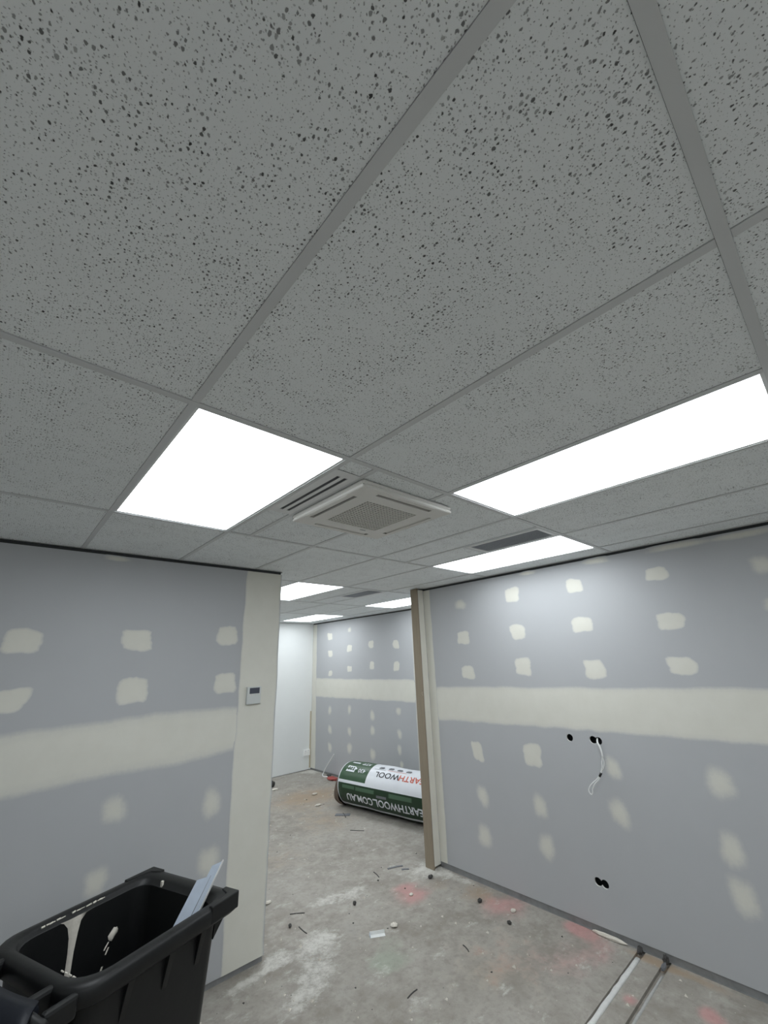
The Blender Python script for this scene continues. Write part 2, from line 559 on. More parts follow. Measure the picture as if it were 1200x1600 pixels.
def board_with_holes(ya, yb, za, zb, holes, mb, x0, x1):
    outer = [(ya, za), (yb, za), (yb, zb), (ya, zb)]
    loops = [outer] + [h[::-1] for h in holes]
    flat = [p for l in loops for p in l]
    tris = tessellate_polygon([[Vector((p[0], p[1], 0)) for p in l] for l in loops])
    def orient(t):
        (ax, ay), (bx, by), (cx, cy) = [flat[i] for i in t]
        return t if (bx - ax) * (cy - ay) - (by - ay) * (cx - ax) > 0 else (t[0], t[2], t[1])
    tris = [orient(t) for t in tris]
    mb.add([(x0, p[0], p[1]) for p in flat], [tuple(reversed(t)) for t in tris], 0)
    mb.add([(x1, p[0], p[1]) for p in flat], tris, 1)
    for h in holes:
        n = len(h)
        mb.add([(x0, *p) for p in h] + [(x1, *p) for p in h], [(k, (k + 1) % n, n + (k + 1) % n, n + k) for k in range(n)], 2)
    mb.add([(x0, *p) for p in outer] + [(x1, *p) for p in outer], [(k, n4, 4 + n4, 4 + k) for k in range(4) for n4 in [(k + 1) % 4]], 2)

mb = MB()
board_with_holes(Y_MIN, Y_LEFT + 0.002, 0.044, BOARD_TOP, HOLES, mb, X_RIGHT, X_RIGHT + 0.013)
mb.box((X_RIGHT + 0.080, Y_MIN, 0.0), (X_RIGHT + 0.093, Y_LEFT, ZC), 1)
mb.box((X_RIGHT + 0.013, Y_LEFT - 0.035, 0.0), (X_RIGHT + 0.080, Y_LEFT, ZC), 1)
for ys in (1.555, 0.935, 0.335, -0.288, -0.85):      # steel studs on their 600 mm centres
    if ys == 0.335:
        ys = 0.30
    mb.box((X_RIGHT + 0.013, ys - 0.018, 0.03), (X_RIGHT + 0.080, ys - 0.014, ZC - 0.03), 1)
wall_right = struct(mb.build('wall_right', ['board', 'dark_trim', 'gypsum']), 'grey plasterboard wall with filled screw lines, cable holes and a cream joint')

RW = [(1.555, 2.372, .080, .060, 1), (0.937, 2.393, .076, .066, 0), (0.343, 2.388, .066, .060, 0), (-0.279, 2.384, .076, .049, 0), (-0.870, 2.342, .068, .065, 1),
      (1.557, 2.039, .076, .062, 0), (0.932, 2.054, .080, .066, 0), (0.338, 2.069, .083, .062, 0), (-0.288, 2.042, .084, .060, 0), (-0.870, 2.094, .062, .052, 1),
      (1.539, 1.708, .080, .060, 0), (0.926, 1.755, .080, .072, 0), (0.305, 1.724, .080, .070, 0), (-0.287, 1.742, .085, .060, 0), (-0.88, 1.74, .07, .06, 0),
      (0.130, 2.562, .12, .028, 1), (-0.45, 2.562, .24, .026, 1), (-0.82, 2.555, .20, .028, 1), (0.75, 2.567, .10, .020, 1),
      (1.518, 1.021, .060, .078, 0), (0.953, 1.058, .083, .085, 0), (0.310, 1.045, .060, .085, 1), (-0.326, 1.052, .085, .098, 1),
      (1.507, 0.667, .072, .098, 1), (0.949, 0.693, .070, .092, 1), (0.328, 0.767, .080, .098, 1), (-0.295, 0.699, .073, .105, 1),
      (1.531, 0.360, .080, .098, 1), (0.938, 0.424, .080, .100, 1), (-0.292, 0.469, .080, .108, 1), (-0.88, 1.04, .07, .09, 1), (-0.88, .70, .07, .09, 1), (0.31, 0.42, .05, .07, 1)]
RW = RW[:-1] + [(y_, z_, .08, .065 if z_ > 1.5 else .095, int(z_ < 1.5)) for y_ in (-1.48, -2.08) for z_ in (2.36, 2.05, 1.74, 1.05, .70, .40)]
for i, (a, b, hx, hz, s) in enumerate(RW):
    mud_patch(wall_right, FR, a, b, hx, hz, s, 100 + i)
mud_band(wall_right, FR, [(Y_MIN + .02, 1.305), (-0.62, 1.300), (-0.16, 1.294), (0.44, 1.288), (1.25, 1.278), (1.98, 1.258), (2.07, 1.25)],
         [(Y_MIN + .02, 1.605), (-0.70, 1.600), (-0.23, 1.592), (0.38, 1.582), (1.20, 1.574), (1.97, 1.560), (2.07, 1.56)], seed=5)
mud_band(wall_right, FR, [(0.046, 1.985), (0.73, 1.978), (1.3, 1.972), (2.07, 1.974), (BOARD_TOP, 1.976)], [(0.046, 2.070), (BOARD_TOP, 2.070)], 'corner_joint', 0.008, 6, True, 0.003)
struct(MB().box((X_RIGHT + 0.006, Y_MIN, 0.0), (X_RIGHT + 0.012, Y_LEFT, 0.060)).box((X_RIGHT + .001, Y_MIN, 0.0), (X_RIGHT + .006, Y_LEFT, 0.003)).build('baseboard_right', 'track'), 'grey steel bottom track showing below the plasterboard')
struct(MB().box((X_RIGHT + 0.006, Y_MIN, ZC - 0.026), (X_RIGHT + 0.013, Y_LEFT, ZC)).build('trim_1', 'dark_trim'), 'dark shadow line between the ceiling and the plasterboard')

# ---- partition on the left
mb = MB()
mb.box((X_MIN, Y_LEFT, BOARD_BOT), (X_END, Y_LEFT + 0.013, BOARD_TOP))
mb.box((X_MIN, Y_BACK - 0.013, BOARD_BOT), (X_END, Y_BACK, BOARD_TOP))
mb.box((X_END - 0.013, Y_LEFT + 0.013, BOARD_BOT), (X_END, Y_BACK - 0.013, BOARD_TOP))
wall_left = struct(mb.build('wall_left', 'board'), 'grey plasterboard partition with filled screw dabs and broad cream joints')
LW = [(-0.186, 2.028, .090, .066, 0), (0.402, 2.034, .086, .068, 0), (1.012, 2.068, .082, .070, 0), (-0.172, 1.714, .075, .063, 0), (0.420, 1.723, .086, .080, 0),
      (1.026, 1.731, .078, .070, 0), (0.423, 1.073, .074, .082, 1), (1.004, 0.981, .078, .100, 1), (1.019, 0.659, .080, .098, 1), (0.388, 0.739, .065, .078, 1),
      (0.202, 2.566, .085, .020, 1), (-0.17, 1.05, .08, .09, 1), (-0.17, .7, .08, .09, 1), (-.79, 2.03, .08, .07, 0), (-.79, 1.72, .08, .07, 0), (-.79, 1.05, .08, .09, 1), (1.01, .35, .07, .09, 1), (.40, .40, .07, .09, 1), (-.79, .7, .08, .09, 1), (-1.39, 2.03, .08, .07, 0), (-1.39, 1.72, .08, .07, 0), (-1.39, 1.05, .08, .09, 1)]
for i, (a, b, hx, hz, s) in enumerate(LW):
    mud_patch(wall_left, FL, a, b, hx, hz, s, 300 + i)
mud_band(wall_left, FL, [(X_MIN, 1.24), (-0.12, 1.250), (0.08, 1.254), (0.37, 1.268), (0.72, 1.262), (0.95, 1.268), (1.06, 1.285), (1.30, 1.31)],
         [(X_MIN, 1.54), (-0.18, 1.536), (0.03, 1.541), (0.26, 1.545), (0.60, 1.565), (0.9, 1.56), (1.30, 1.535)], seed=11, feather=0.034, wob=0.006)
mud_band(wall_left, FL, [(BOARD_BOT, 1.165), (.55, 1.152), (.82, 1.142), (1.27, 1.135), (1.52, 1.140), (1.94, 1.133), (BOARD_TOP, 1.130)], [(BOARD_BOT, X_END - .007), (BOARD_TOP, X_END - .007)], 'corner_joint', 0.010, 12, True, 0.004)
struct(MB().box((X_MIN, Y_LEFT + 0.006, 0.0), (X_END - .004, Y_LEFT + 0.012, 0.04)).box((X_MIN, Y_BACK - 0.012, 0.0), (X_END - .004, Y_BACK - 0.006, 0.04)).box((X_END - .010, Y_LEFT + .012, 0), (X_END - .004, Y_BACK - .012, .04)).build('baseboard_left', 'track'), 'grey steel bottom track under the partition')
struct(MB().box((X_MIN, Y_LEFT + 0.004, ZC - 0.020), (X_END - 0.008, Y_BACK - 0.004, ZC)).box((X_END - .03, Y_LEFT - .006, ZC - .006), (X_END - .002, Y_LEFT + .004, ZC - .001)).build('trim_2', 'dark_trim'), 'dark shadow line between ceiling and partition')

# ---- nib at the other side of the opening
mb = MB()
mb.box((X_NIB + 0.012, Y_LEFT - 0.002, 0.022), (X_RIGHT + 0.02, Y_LEFT + 0.011, BOARD_TOP + 0.008))
mb.box((X_NIB + 0.012, Y_BACK - 0.013, 0.022), (X_FAR, Y_BACK, ZC - 0.002))
nib = struct(mb.build('wall_nib', 'board'), 'short cream-plastered nib beside the opening')
v = [(X_NIB + 0.012, 0.022), (X_RIGHT, 0.022), (X_RIGHT, BOARD_TOP + .008), (X_NIB + 0.012, BOARD_TOP + .008)]
MB().add([(a, Y_LEFT - 0.0032, b) for a, b in v], [(0, 1, 2, 3)], 0, [1, 1, 1, 1]).build('plaster_skim', 'board', nib)
MB().box((X_NIB, Y_LEFT - 0.008, 0.0), (X_NIB + 0.012, Y_BACK + 0.006, ZC - 0.001)).box((X_NIB + .012, Y_LEFT + .011, 0), (X_NIB + .05, Y_BACK - .013, ZC - .002)).build('raw_jamb_board', 'mdf', nib)
rnd = random.Random(3)
pv = [(X_NIB - .0008, Y_LEFT - .0085 + .022 * r_ * abs(cos(t)) , 1.505 + .02 * r_ * sin(t)) for k in range(10) for t in [2 * pi * k / 10] for r_ in [rnd.uniform(.6, 1.1)]]
MB().add(pv, [tuple(range(10))]).build('plaster_drip', 'plaster', nib)

# ---- far room
mb = MB().box((X_FAR, Y_BACK - 0.1, BOARD_BOT), (X_FAR + 0.013, Y_FAR, BOARD_TOP)).box((X_FAR + .03, Y_BACK - .1, 0), (X_FAR + .06, Y_FAR + .1, ZC))
wall_back = struct(mb.build('wall_back', 'board'), 'grey plasterboard wall of the far room with rows of filled screws')
BW = [(5.703, 2.005, .076, .058, 0), (5.105, 2.076, .078, .058, 0), (4.498, 2.115, .070, .062, 0), (3.880, 2.084, .070, .070, 0), (5.698, 1.653, .062, .050, 0), (5.108, 1.727, .068, .048, 0),
      (4.487, 1.774, .060, .062, 0), (3.886, 1.754, .068, .072, 0), (5.705, 1.022, .066, .085, 1), (5.116, 1.067, .058, .082, 1), (4.506, 1.008, .070, .085, 1), (3.883, 1.107, .066, .066, 1),
      (5.699, 0.706, .072, .085, 1), (5.119, 0.726, .066, .080, 1), (4.510, 0.790, .064, .084, 1), (3.881, 0.795, .055, .080, 1), (5.695, 0.426, .072, .084, 1), (5.122, 0.474, .084, .088, 1),
      (4.517, 0.453, .080, .090, 1), (3.896, 0.583, .055, .080, 1), (3.863, 0.394, .045, .060, 1), (5.723, 2.321, .080, .066, 0), (5.10, 2.40, .06, .05, 1), (2.9, 2.08, .07, .07, 0), (2.9, 1.75, .07, .07, 0), (2.9, 1.05, .06, .08, 1), (2.9, .7, .06, .08, 1)]
for i, (a, b, hx, hz, s) in enumerate(BW):
    mud_patch(wall_back, FB, a, b, hx, hz, s, 500 + i)
mud_band(wall_back, FB, [(Y_BACK, 1.25), (3.52, 1.251), (4.95, 1.248), (6.03, 1.240), (6.25, 1.24)], [(Y_BACK, 1.555), (3.53, 1.554), (4.95, 1.553), (6.04, 1.558), (6.25, 1.558)], seed=21)
mud_band(wall_back, FB, [(BOARD_BOT, 6.155), (.9, 6.16), (1.4, 6.17), (BOARD_TOP, 6.175)], [(BOARD_BOT, 6.31), (BOARD_TOP, 6.31)], 'corner_joint', 0.01, 22, True, 0.005)
mud_band(wall_back, FB, [(BOARD_BOT, 3.30), (BOARD_TOP, 3.29)], [(BOARD_BOT, 3.500), (1.1, 3.503), (1.8, 3.50), (BOARD_TOP, 3.485)], 'vertical_joint', 0.02, 23, True, 0.005)
struct(MB().box((X_FAR + 0.006, Y_BACK, 0.0), (X_FAR + 0.012, Y_FAR, 0.04)).build('baseboard_back', 'track'), 'dark steel bottom track under the far patched wall')
struct(MB().box((X_FAR + 0.004, Y_BACK, ZC - 0.020), (X_FAR + 0.03, Y_FAR, ZC)).build('trim_3', 'dark_trim'), 'dark shadow line above the far patched wall')
wall_far = struct(MB().box((X_MIN, Y_FAR, 0.010), (X_FAR + 0.02, Y_FAR + 0.09, ZC)).build('wall_far', 'white_wall'), 'plain white wall at the end of the far room')
MB().box((X_FAR - 0.030, Y_FAR - 0.0012, 0.03), (X_FAR - 0.001, Y_FAR + .002, 0.98)).build('corner_tape', 'tape', wall_far)
struct(MB().box((X_MIN, Y_FAR + .004, 0.0), (X_FAR, Y_FAR + .05, 0.012)).build('baseboard_far', 'track'), 'thin dark gap under the white wall')
struct(MB().box((X_MIN - 0.1, Y_MIN - 0.1, 0), (X_MIN, Y_FAR + 0.1, ZC)).build('wall_side', 'plain_wall'), 'plain wall at the side of the rooms')
struct(MB().box((X_MIN, Y_MIN - 0.1, 0), (X_RIGHT + 0.1, Y_MIN, ZC)).build('wall_rear', 'plain_wall'), 'plain wall behind the viewer')

# ================================================================== CEILING
ceiling = struct(MB().box((X_MIN - .1, Y_MIN - .1, ZC + 0.06), (X_FAR + .1, Y_FAR + .1, ZC + 0.16)).build('ceiling', 'dark_trim'), 'suspended ceiling of white speckled mineral fibre tiles in a white grid')
XG = [X_MIN + 0.6 * i for i in range(12)] + [X_FAR + .02]          # ... 3.6, 4.2, far wall
YG = [Y_MIN + 1.2 * j for j in range(10)] + [Y_FAR]
LIGHTS = {(0.0, 0.0): 'lit LED panel beside the ceiling cassette, nearest to the grey partition',
          (1.2, -1.2): 'longest-looking lit LED panel running out past the edge of the frame',
          (2.4, 0.0): 'lit LED panel above the patched wall, next to the dark return air grille',
          (1.8, 2.4): 'lit LED panel just past the partition end, in the far room',
          (3.6, 2.4): 'lit LED panel half hidden behind the brown-edged nib',
          (-1.2, -2.4): 'lit LED panel out of frame above the bin side of the room',
          (0.0, -4.8): 'lit LED panel out of frame behind the viewer, furthest row',
          (1.2, -3.6): 'lit LED panel out of frame behind the viewer, towards the patched wall',
          (0.0, 2.4): 'unseen LED panel added to light the far room, hidden behind the partition, middle of the row',  # this and the next two: unseen panels added to brighten the far room
          (0.0, 4.8): 'unseen LED panel added to light the far room, hidden behind the partition, far row',
          (1.8, 4.8): 'unseen LED panel added to light the far room, just behind the partition end',
          (3.6, 4.8): 'smallest-looking lit LED panel at the end of the far room'}
key = lambda x, y: (round(x, 2) + 0.0, round(y, 2) + 0.0)
tile_cache = {}
def ceiling_tile(x0, x1, y0, y1):
    g = 0.0124
    w, d = round(x1 - x0 - 2 * g, 4), round(y1 - y0 - 2 * g, 4)
    if w < 0.02 or d < 0.02:
        return
    if (w, d) not in tile_cache:
        me = bpy.data.meshes.new('ceiling_tile')
        bb = MB().box((-w / 2, -d / 2, 0), (w / 2, d / 2, 0.015))
        me.from_pydata(bb.v, [], bb.f)
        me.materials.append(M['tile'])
        tile_cache[(w, d)] = me
    o = bpy.data.objects.new('ceiling_tile', tile_cache[(w, d)])
    COL.objects.link(o)
    o.parent = ceiling
    o.location = ((x0 + x1) / 2, (y0 + y1) / 2, ZC + 0.0040)
TW = 0.012
for i in range(len(XG) - 1):
    for j in range(len(YG) - 1):
        x0, x1, y0, y1 = XG[i], XG[i + 1], YG[j], YG[j + 1]
        k = key(x0, y0)
        if k in LIGHTS:
            continue
        if k == (0.6, 0.0):
            ceiling_tile(0.6, 0.745, 0.0, 0.117); ceiling_tile(0.6, 0.745, 0.698, 1.2)
            ceiling_tile(0.745, 1.2, 0.0, 1.2)
        elif k == (1.8, 0.0):
            ceiling_tile(1.8, 2.1, 0.0, 1.2); ceiling_tile(2.1, 2.4, 0.6, 1.2)
        elif k == (2.4, 2.4):
            ceiling_tile(2.4, 2.7, 2.4, 3.6); ceiling_tile(2.7, 3.0, 3.0, 3.6)
        else:
            ceiling_tile(x0, x1, y0, y1)
def tee(name, a, b, hw=TW, z0=0.0, z1=0.0034):
    (x0, y0), (x1, y1) = a, b
    mbt = MB()
    if abs(x1 - x0) > abs(y1 - y0):
        mbt.box((x0, y0 - hw, ZC + z0), (x1, y0 + hw, ZC + z1)).box((x0, y0 - .0015, ZC + z1), (x1, y0 + .0015, ZC + .035))
    else:
        mbt.box((x0 - hw, y0, ZC + z0), (x0 + hw, y1, ZC + z1)).box((x0 - .0015, y0, ZC + z1), (x0 + .0015, y1, ZC + .035))
    return mbt.build(name, 'tee', ceiling)
for y in YG[1:-1]:
    tee('main_tee', (X_MIN, y), (X_FAR, y))
for x in XG[1:-1]:
    for j in range(len(YG) - 1):
        tee('cross_tee', (x, YG[j] + TW + .0006), (x, YG[j + 1] - TW - .0006), z0=0.0006)
tee('cross_tee', (2.1, TW), (2.1, 1.2 - TW), z0=.0006)
tee('cross_tee', (2.7, 2.4 + TW), (2.7, 3.6 - TW), z0=.0006)
tee('cross_tee', (0.745, TW), (0.745, 1.2 - TW), z0=.0006)
tee('cross_tee', (2.1125, 0.6), (2.3875, 0.6), z0=.0008)
tee('cross_tee', (2.7125, 3.0), (2.9875, 3.0), z0=.0008)
struct(MB().box((X_RIGHT - .022, Y_MIN, ZC + .0005), (X_RIGHT + .006, Y_LEFT, ZC + .0034)).box((X_RIGHT + .003, Y_MIN, ZC + .0034), (X_RIGHT + .006, Y_LEFT, ZC + .03)).build('trim_4', 'tee'), 'white wall angle carrying the cut tiles along the patched wall')
struct(MB().box((X_FAR - .022, Y_BACK, ZC + .0005), (X_FAR + .006, Y_FAR, ZC + .0034)).build('trim_5', 'tee'), 'white wall angle along the far patched wall')

# ================================================================== CEILING LIGHTS
def make_light(x0, y0, w=0.6, d=1.2):
    t = empty('led_ceiling_panel', (x0 + w / 2, y0 + d / 2, ZC + 0.004))
    e = 0.006; fr = 0.0155
    X, Y = w / 2 - e, d / 2 - e
    mbf = MB()
    mbf.box((-X, -Y, 0), (-X + fr, Y, 0.03)).box((X - fr, -Y, 0), (X, Y, 0.03)).box((-X + fr, -Y, 0), (X - fr, -Y + fr, 0.03)).box((-X + fr, Y - fr, 0), (X - fr, Y, 0.03))
    mbf.build('panel_frame', 'frame', t)
    MB().box((-X + fr, -Y + fr, 0.002), (X - fr, Y - fr, 0.02)).build('diffuser', 'led', t)
    return t
proto = None
for (lx, ly), lab in LIGHTS.items():
    if proto is None:
        proto = make_light(lx, ly); t = proto
    else:
        t = copy_tree(proto); t.location = (lx + 0.3, ly + 0.6, ZC + 0.004)
    tag(t, lab, 'ceiling light', 'LED panels set into the ceiling grid')

# ================================================================== RETURN AIR GRILLES
def make_vent(x0, y0, label, w=0.3, d=0.6):
    t = empty('return_air_grille', (x0 + w / 2, y0 + d / 2, ZC + 0.001))
    hx, hy, fr = w / 2 - .013, d / 2 - .013, 0.026
    mbf = MB()
    for a, b in (((-hx, -hy), (-hx + fr, hy)), ((hx - fr, -hy), (hx, hy)), ((-hx + fr, -hy), (hx - fr, -hy + fr)), ((-hx + fr, hy - fr), (hx - fr, hy))):
        mbf.box((*a, -0.0025), (*b, 0.01))
    mbf.build('grille_frame', 'frame', t)
    core = MB()
    n = 14
    for k in range(1, n):
        x = -hx + fr + (2 * hx - 2 * fr) * k / n
        core.box((x - .0012, -hy + fr, 0.0), (x + .0012, hy - fr, 0.012))
    n = 30
    for k in range(1, n):
        y = -hy + fr + (2 * hy - 2 * fr) * k / n
        core.box((-hx + fr, y - .0012, 0.0), (hx - fr, y + .0012, 0.012))
    core.build('eggcrate_core', 'vent', t)
    MB().box((-hx + .01, -hy + .01, 0.013), (hx - .01, hy - .01, 0.02)).build('duct_lining', 'vent_back', t)
    return tag(t, label, 'air vent', 'return air grilles')
make_vent(2.1, 0.0, 'dark grey return air grille between ceiling tiles, above the patched wall')
make_vent(2.7, 2.4, 'small dark return air grille in the ceiling of the far room')

# ================================================================== SLOT DIFFUSER
sd = empty('slot_diffuser', (0.6725, 0.4075, ZC))
sx, sy = 0.0655, 0.302
xs_ = [-sx, 0.65 - .6725, 0.668 - .6725, 0.688 - .6725, 0.706 - .6725, sx]
mbf = MB()
for a, b in ((xs_[0], xs_[1]), (xs_[2], xs_[3]), (xs_[4], xs_[5])):
    mbf.box((a, -0.2505, 0), (b, 0.2525, 0.0025))
mbf.box((-sx, -sy, 0), (sx, -0.2505, 0.0025)).box((-sx, 0.2525, 0), (sx, sy, 0.0025))
mbf.build('face_plate', 'frame', sd)
for a, b in ((xs_[1], xs_[2]), (xs_[3], xs_[4])):
    MB().box((a - .002, -0.2525, 0.0026), (b + .002, 0.2545, 0.05)).build('slot', 'slot', sd)
tag(sd, 'white two-slot linear air diffuser between the LED panel and the cassette unit', 'air diffuser')

# ================================================================== CASSETTE AIR CONDITIONER
ac = empty('cassette_air_conditioner', (1.060, 0.413, ZC))
A = 0.304
def ringsq(h, z, r=0.01):
    pts = []
    for cx, cy, a0 in ((1, 1, 0), (-1, 1, 90), (-1, -1, 180), (1, -1, 270)):
        for k in range(4):
            t = radians(a0 + 30 * k)
            pts.append((cx * (h - r) + r * cos(t), cy * (h - r) + r * sin(t), z))
    return pts
G = 0.172
def square_frame(mbx, ho, hi, z0, z1):
    mbx.box((-ho, -ho, z0), (ho, -hi, z1)).box((-ho, hi, z0), (ho, ho, z1)).box((-ho, -hi, z0), (-hi, hi, z1)).box((hi, -hi, z0), (ho, hi, z1))
# outer casing: stepped skirt from ceiling down
mbp = MB().loft([ringsq(A - .012, -0.0005), ringsq(A, -0.002), ringsq(A, -0.016), ringsq(A - .004, -0.018), ringsq(A - .004, -0.022), ringsq(A, -0.0235), ringsq(A, -0.031), ringsq(A - .004, -0.0335), ringsq(A - .034, -0.034)], False, False)
mbp.build('casing', 'cassette', ac)
# flat fascia with blade openings and intake opening: assembled from strips
zb_, zt_ = -0.034, -0.024
B0, B1, BH = 0.246, 0.298, 0.182
fas = MB()
square_frame(fas, 0.244, G, zb_, zt_)
for s in (-1, 1):
    for s2 in (-1, 1):
        fas.box((s * .244, s2 * BH, zb_), (s * (A - .004), s2 * (A - .004), zt_)) if False else None
for sx_ in (-1, 1):
    for sy_ in (-1, 1):
        fas.box((sx_ * (BH + .002), sy_ * .244, zb_), (sx_ * (A - .005), sy_ * (A - .005), zt_))
        fas.box((sx_ * .244, sy_ * (BH + .002), zb_), (sx_ * (A - .005), sy_ * .244, zt_))
fas.build('fascia', 'cassette', ac)
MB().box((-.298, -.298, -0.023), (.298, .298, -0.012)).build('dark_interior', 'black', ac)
for k in range(4):
    fl = MB().add([(-BH + .008, .2535, -.0280), (BH - .008, .2535, -.0280), (BH - .009, B1 - .0005, -.0355), (-BH + .009, B1 - .0005, -.0355), (-BH + .008, .2535, -.0250), (BH - .008, .2535, -.0250), (BH - .009, B1 - .0005, -.0300), (-BH + .009, B1 - .0005, -.0300)],
                  [(0, 3, 2, 1), (4, 5, 6, 7), (0, 1, 5, 4), (1, 2, 6, 5), (2, 3, 7, 6), (3, 0, 4, 7)]).build('air_blade', 'cassette', ac)
    fl.rotation_euler = (0, 0, k * pi / 2)
gr = MB()
n = 17
for k in range(n + 1):
    q = -G + 2 * G * k / n
    gr.box((q - .0036, -G, -0.0335), (q + .0036, G, -0.0295))
    gr.box((-G, q - .0050, -0.0328), (G, q + .0050, -0.0298))
gr.build('intake_grille', 'grille', ac)
bd = MB().box((0.085, 0.199, -0.0347), (0.125, 0.205, -0.034)).build('badge', 'slot', ac)
tag(ac, 'square white four-way cassette air conditioner in the ceiling', 'air conditioner')

# ================================================================== WALL CONTROLLER AND SOCKET
th = empty('air_conditioning_controller', (1.2495, Y_LEFT, 1.633))
tb = MB().box((-.0565, -.022, -.0615), (.0565, -.0005, .0615)).build('body', 'plastic_grey', th, bevel=0.003)
MB().box((-.0535, -.0245, -.0575), (.0545, -.0222, -.006)).build('flap_cover', 'plastic_grey', th, bevel=0.001)
MB().box((-.0375, -.0228, .0125), (.0425, -.0221, .0535)).build('screen', 'screen', th)
for q in (-.038, -.018, .012, .034):
    MB().box((q, -.0236, .0005), (q + .012, -.0221, .0065)).build('button', 'grille', tb)
tag(th, 'small grey wall controller with a dark screen on the cream partition edge', 'controller')

gp = empty('power_socket', (4.412, Y_FAR, 0.290))
plate = MB().box((-.062, -.030, -.050), (.062, -.0005, .050)).build('face_plate', 'socket', gp, bevel=0.003)
MB().box((-.064, -.022, -.052), (.064, -.0005, -.0505)).build('back_box', 'cable', gp)
for q in (-.034, .034):
    MB().box((q - .012, -.0325, .018), (q + .012, -.0298, .038)).build('switch', 'frame', plate)
    for dx, dz in ((-.009, -.004), (.009, -.004), (0, -.022)):
        MB().box((q + dx - .0022, -.0305, dz - .006), (q + dx + .0022, -.0299, dz + .006)).build('pin_slot', 'grille', plate)
tag(gp, 'white double power socket low on the white wall by the corner', 'power socket')

# ================================================================== CABLE HANGING FROM THE WALL
cb = empty('hanging_cable', (X_RIGHT - 0.03, 0.384, 1.22))
O = Vector((X_RIGHT - 0.03, 0.384, 1.22))
def rel(L): return [Vector(p) - O for p in L]
main = spline([(X_RIGHT + .05, .405, 1.235), (X_RIGHT + .012, .392, 1.228), (3.222, .378, 1.212), (3.208, .362, 1.188), (3.202, .352, 1.155), (3.202, .350, 1.120)], 6)
MB().tube(rel(main), 0.0064, 8).build('cable_sheath', 'cable', cb, True)
sa = spline([(3.202, .350, 1.122), (3.203, .349, 1.085), (3.202, .360, 1.050), (3.201, .381, 1.018), (3.2, .391, 1.005)], 6)
sb = spline([(3.202, .352, 1.122), (3.200, .364, 1.085), (3.199, .368, 1.055), (3.200, .384, 1.018), (3.2, .393, 1.005)], 6)
MB().tube(rel(sa), 0.0038, 8).build('cable_core', 'cable', cb, True)
MB().tube(rel(sb), 0.0038, 8).build('cable_core', 'cable', cb, True)
lp = spline([(3.2, .390, 1.004), (3.2, .412, .968), (3.199, .445, .935), (3.198, .466, .900), (3.197, .472, .875), (3.197, .482, .864), (3.198, .494, .872), (3.199, .497, .892), (3.2, .482, .918), (3.2, .455, .944), (3.2, .418, .974), (3.2, .394, 1.004)], 6)
MB().tube(rel(lp), 0.0038, 8).build('cable_loop', 'cable', cb, True)
MB().tube(rel([(3.2, .382, 1.016), (3.2, .400, .990)]), 0.0078, 10).build('tape_wrap', 'tape_black', cb, True)
tag(cb, 'white cable hanging in a loop from the double hole in the patched wall', 'cable')

# ================================================================== WHEELIE BIN
TH = radians(20.5)
bn = empty('wheelie_bin', (0.28, 1.04, 0.0), TH)
def rrect(xr, xf, hw, rr, rf, z, n=7):
    """rounded rectangle, rear at -xr, front at +xf, corner radii rr (rear), rf (front)"""
    pts = []
    for cx, cy, r, a0 in ((xf - rf, hw - rf, rf, 0), (-xr + rr, hw - rr, rr, 90), (-xr + rr, -hw + rr, rr, 180), (xf - rf, -hw + rf, rf, 270)):
        for k in range(n):
            t = radians(a0 + 90 * k / (n - 1))
            pts.append((cx + r * cos(t), cy + r * sin(t), z))
    return pts
RZ = 0.95
body = MB()
body.loft([rrect(.20, .205, .195, .05, .05, .045), rrect(.215, .215, .205, .05, .05, .06), rrect(.250, .235, .228, .06, .05, .50), rrect(.278, .252, .250, .07, .05, .86), rrect(.284, .258, .254, .07, .05, .915)], True, False)
body.loft([rrect(.262, .243, .228, .085, .06, .930), rrect(.258, .238, .224, .08, .06, .85), rrect(.235, .22, .210, .06, .05, .50), rrect(.20, .20, .19, .05, .05, .10)], False, True)
body.build('body', 'bin', bn, True).data.polygons.foreach_get
rim = MB().loft([rrect(.284, .258, .254, .07, .05, .912), rrect(.310, .300, .274, .10, .022, .893), rrect(.318, .316, .280, .10, .018, .900), rrect(.320, .320, .281, .10, .016, .922),
                 rrect(.319, .321, .280, .10, .016, .938), rrect(.312, .316, .274, .10, .018, .950), rrect(.296, .296, .258, .10, .035, .9525), rrect(.279, .272, .240, .095, .055, .951),
                 rrect(.272, .262, .234, .09, .06, .944), rrect(.270, .252, .232, .09, .06, .934), rrect(.262, .243, .228, .085, .06, .929)])
rim.build('rim', 'bin', bn, True)
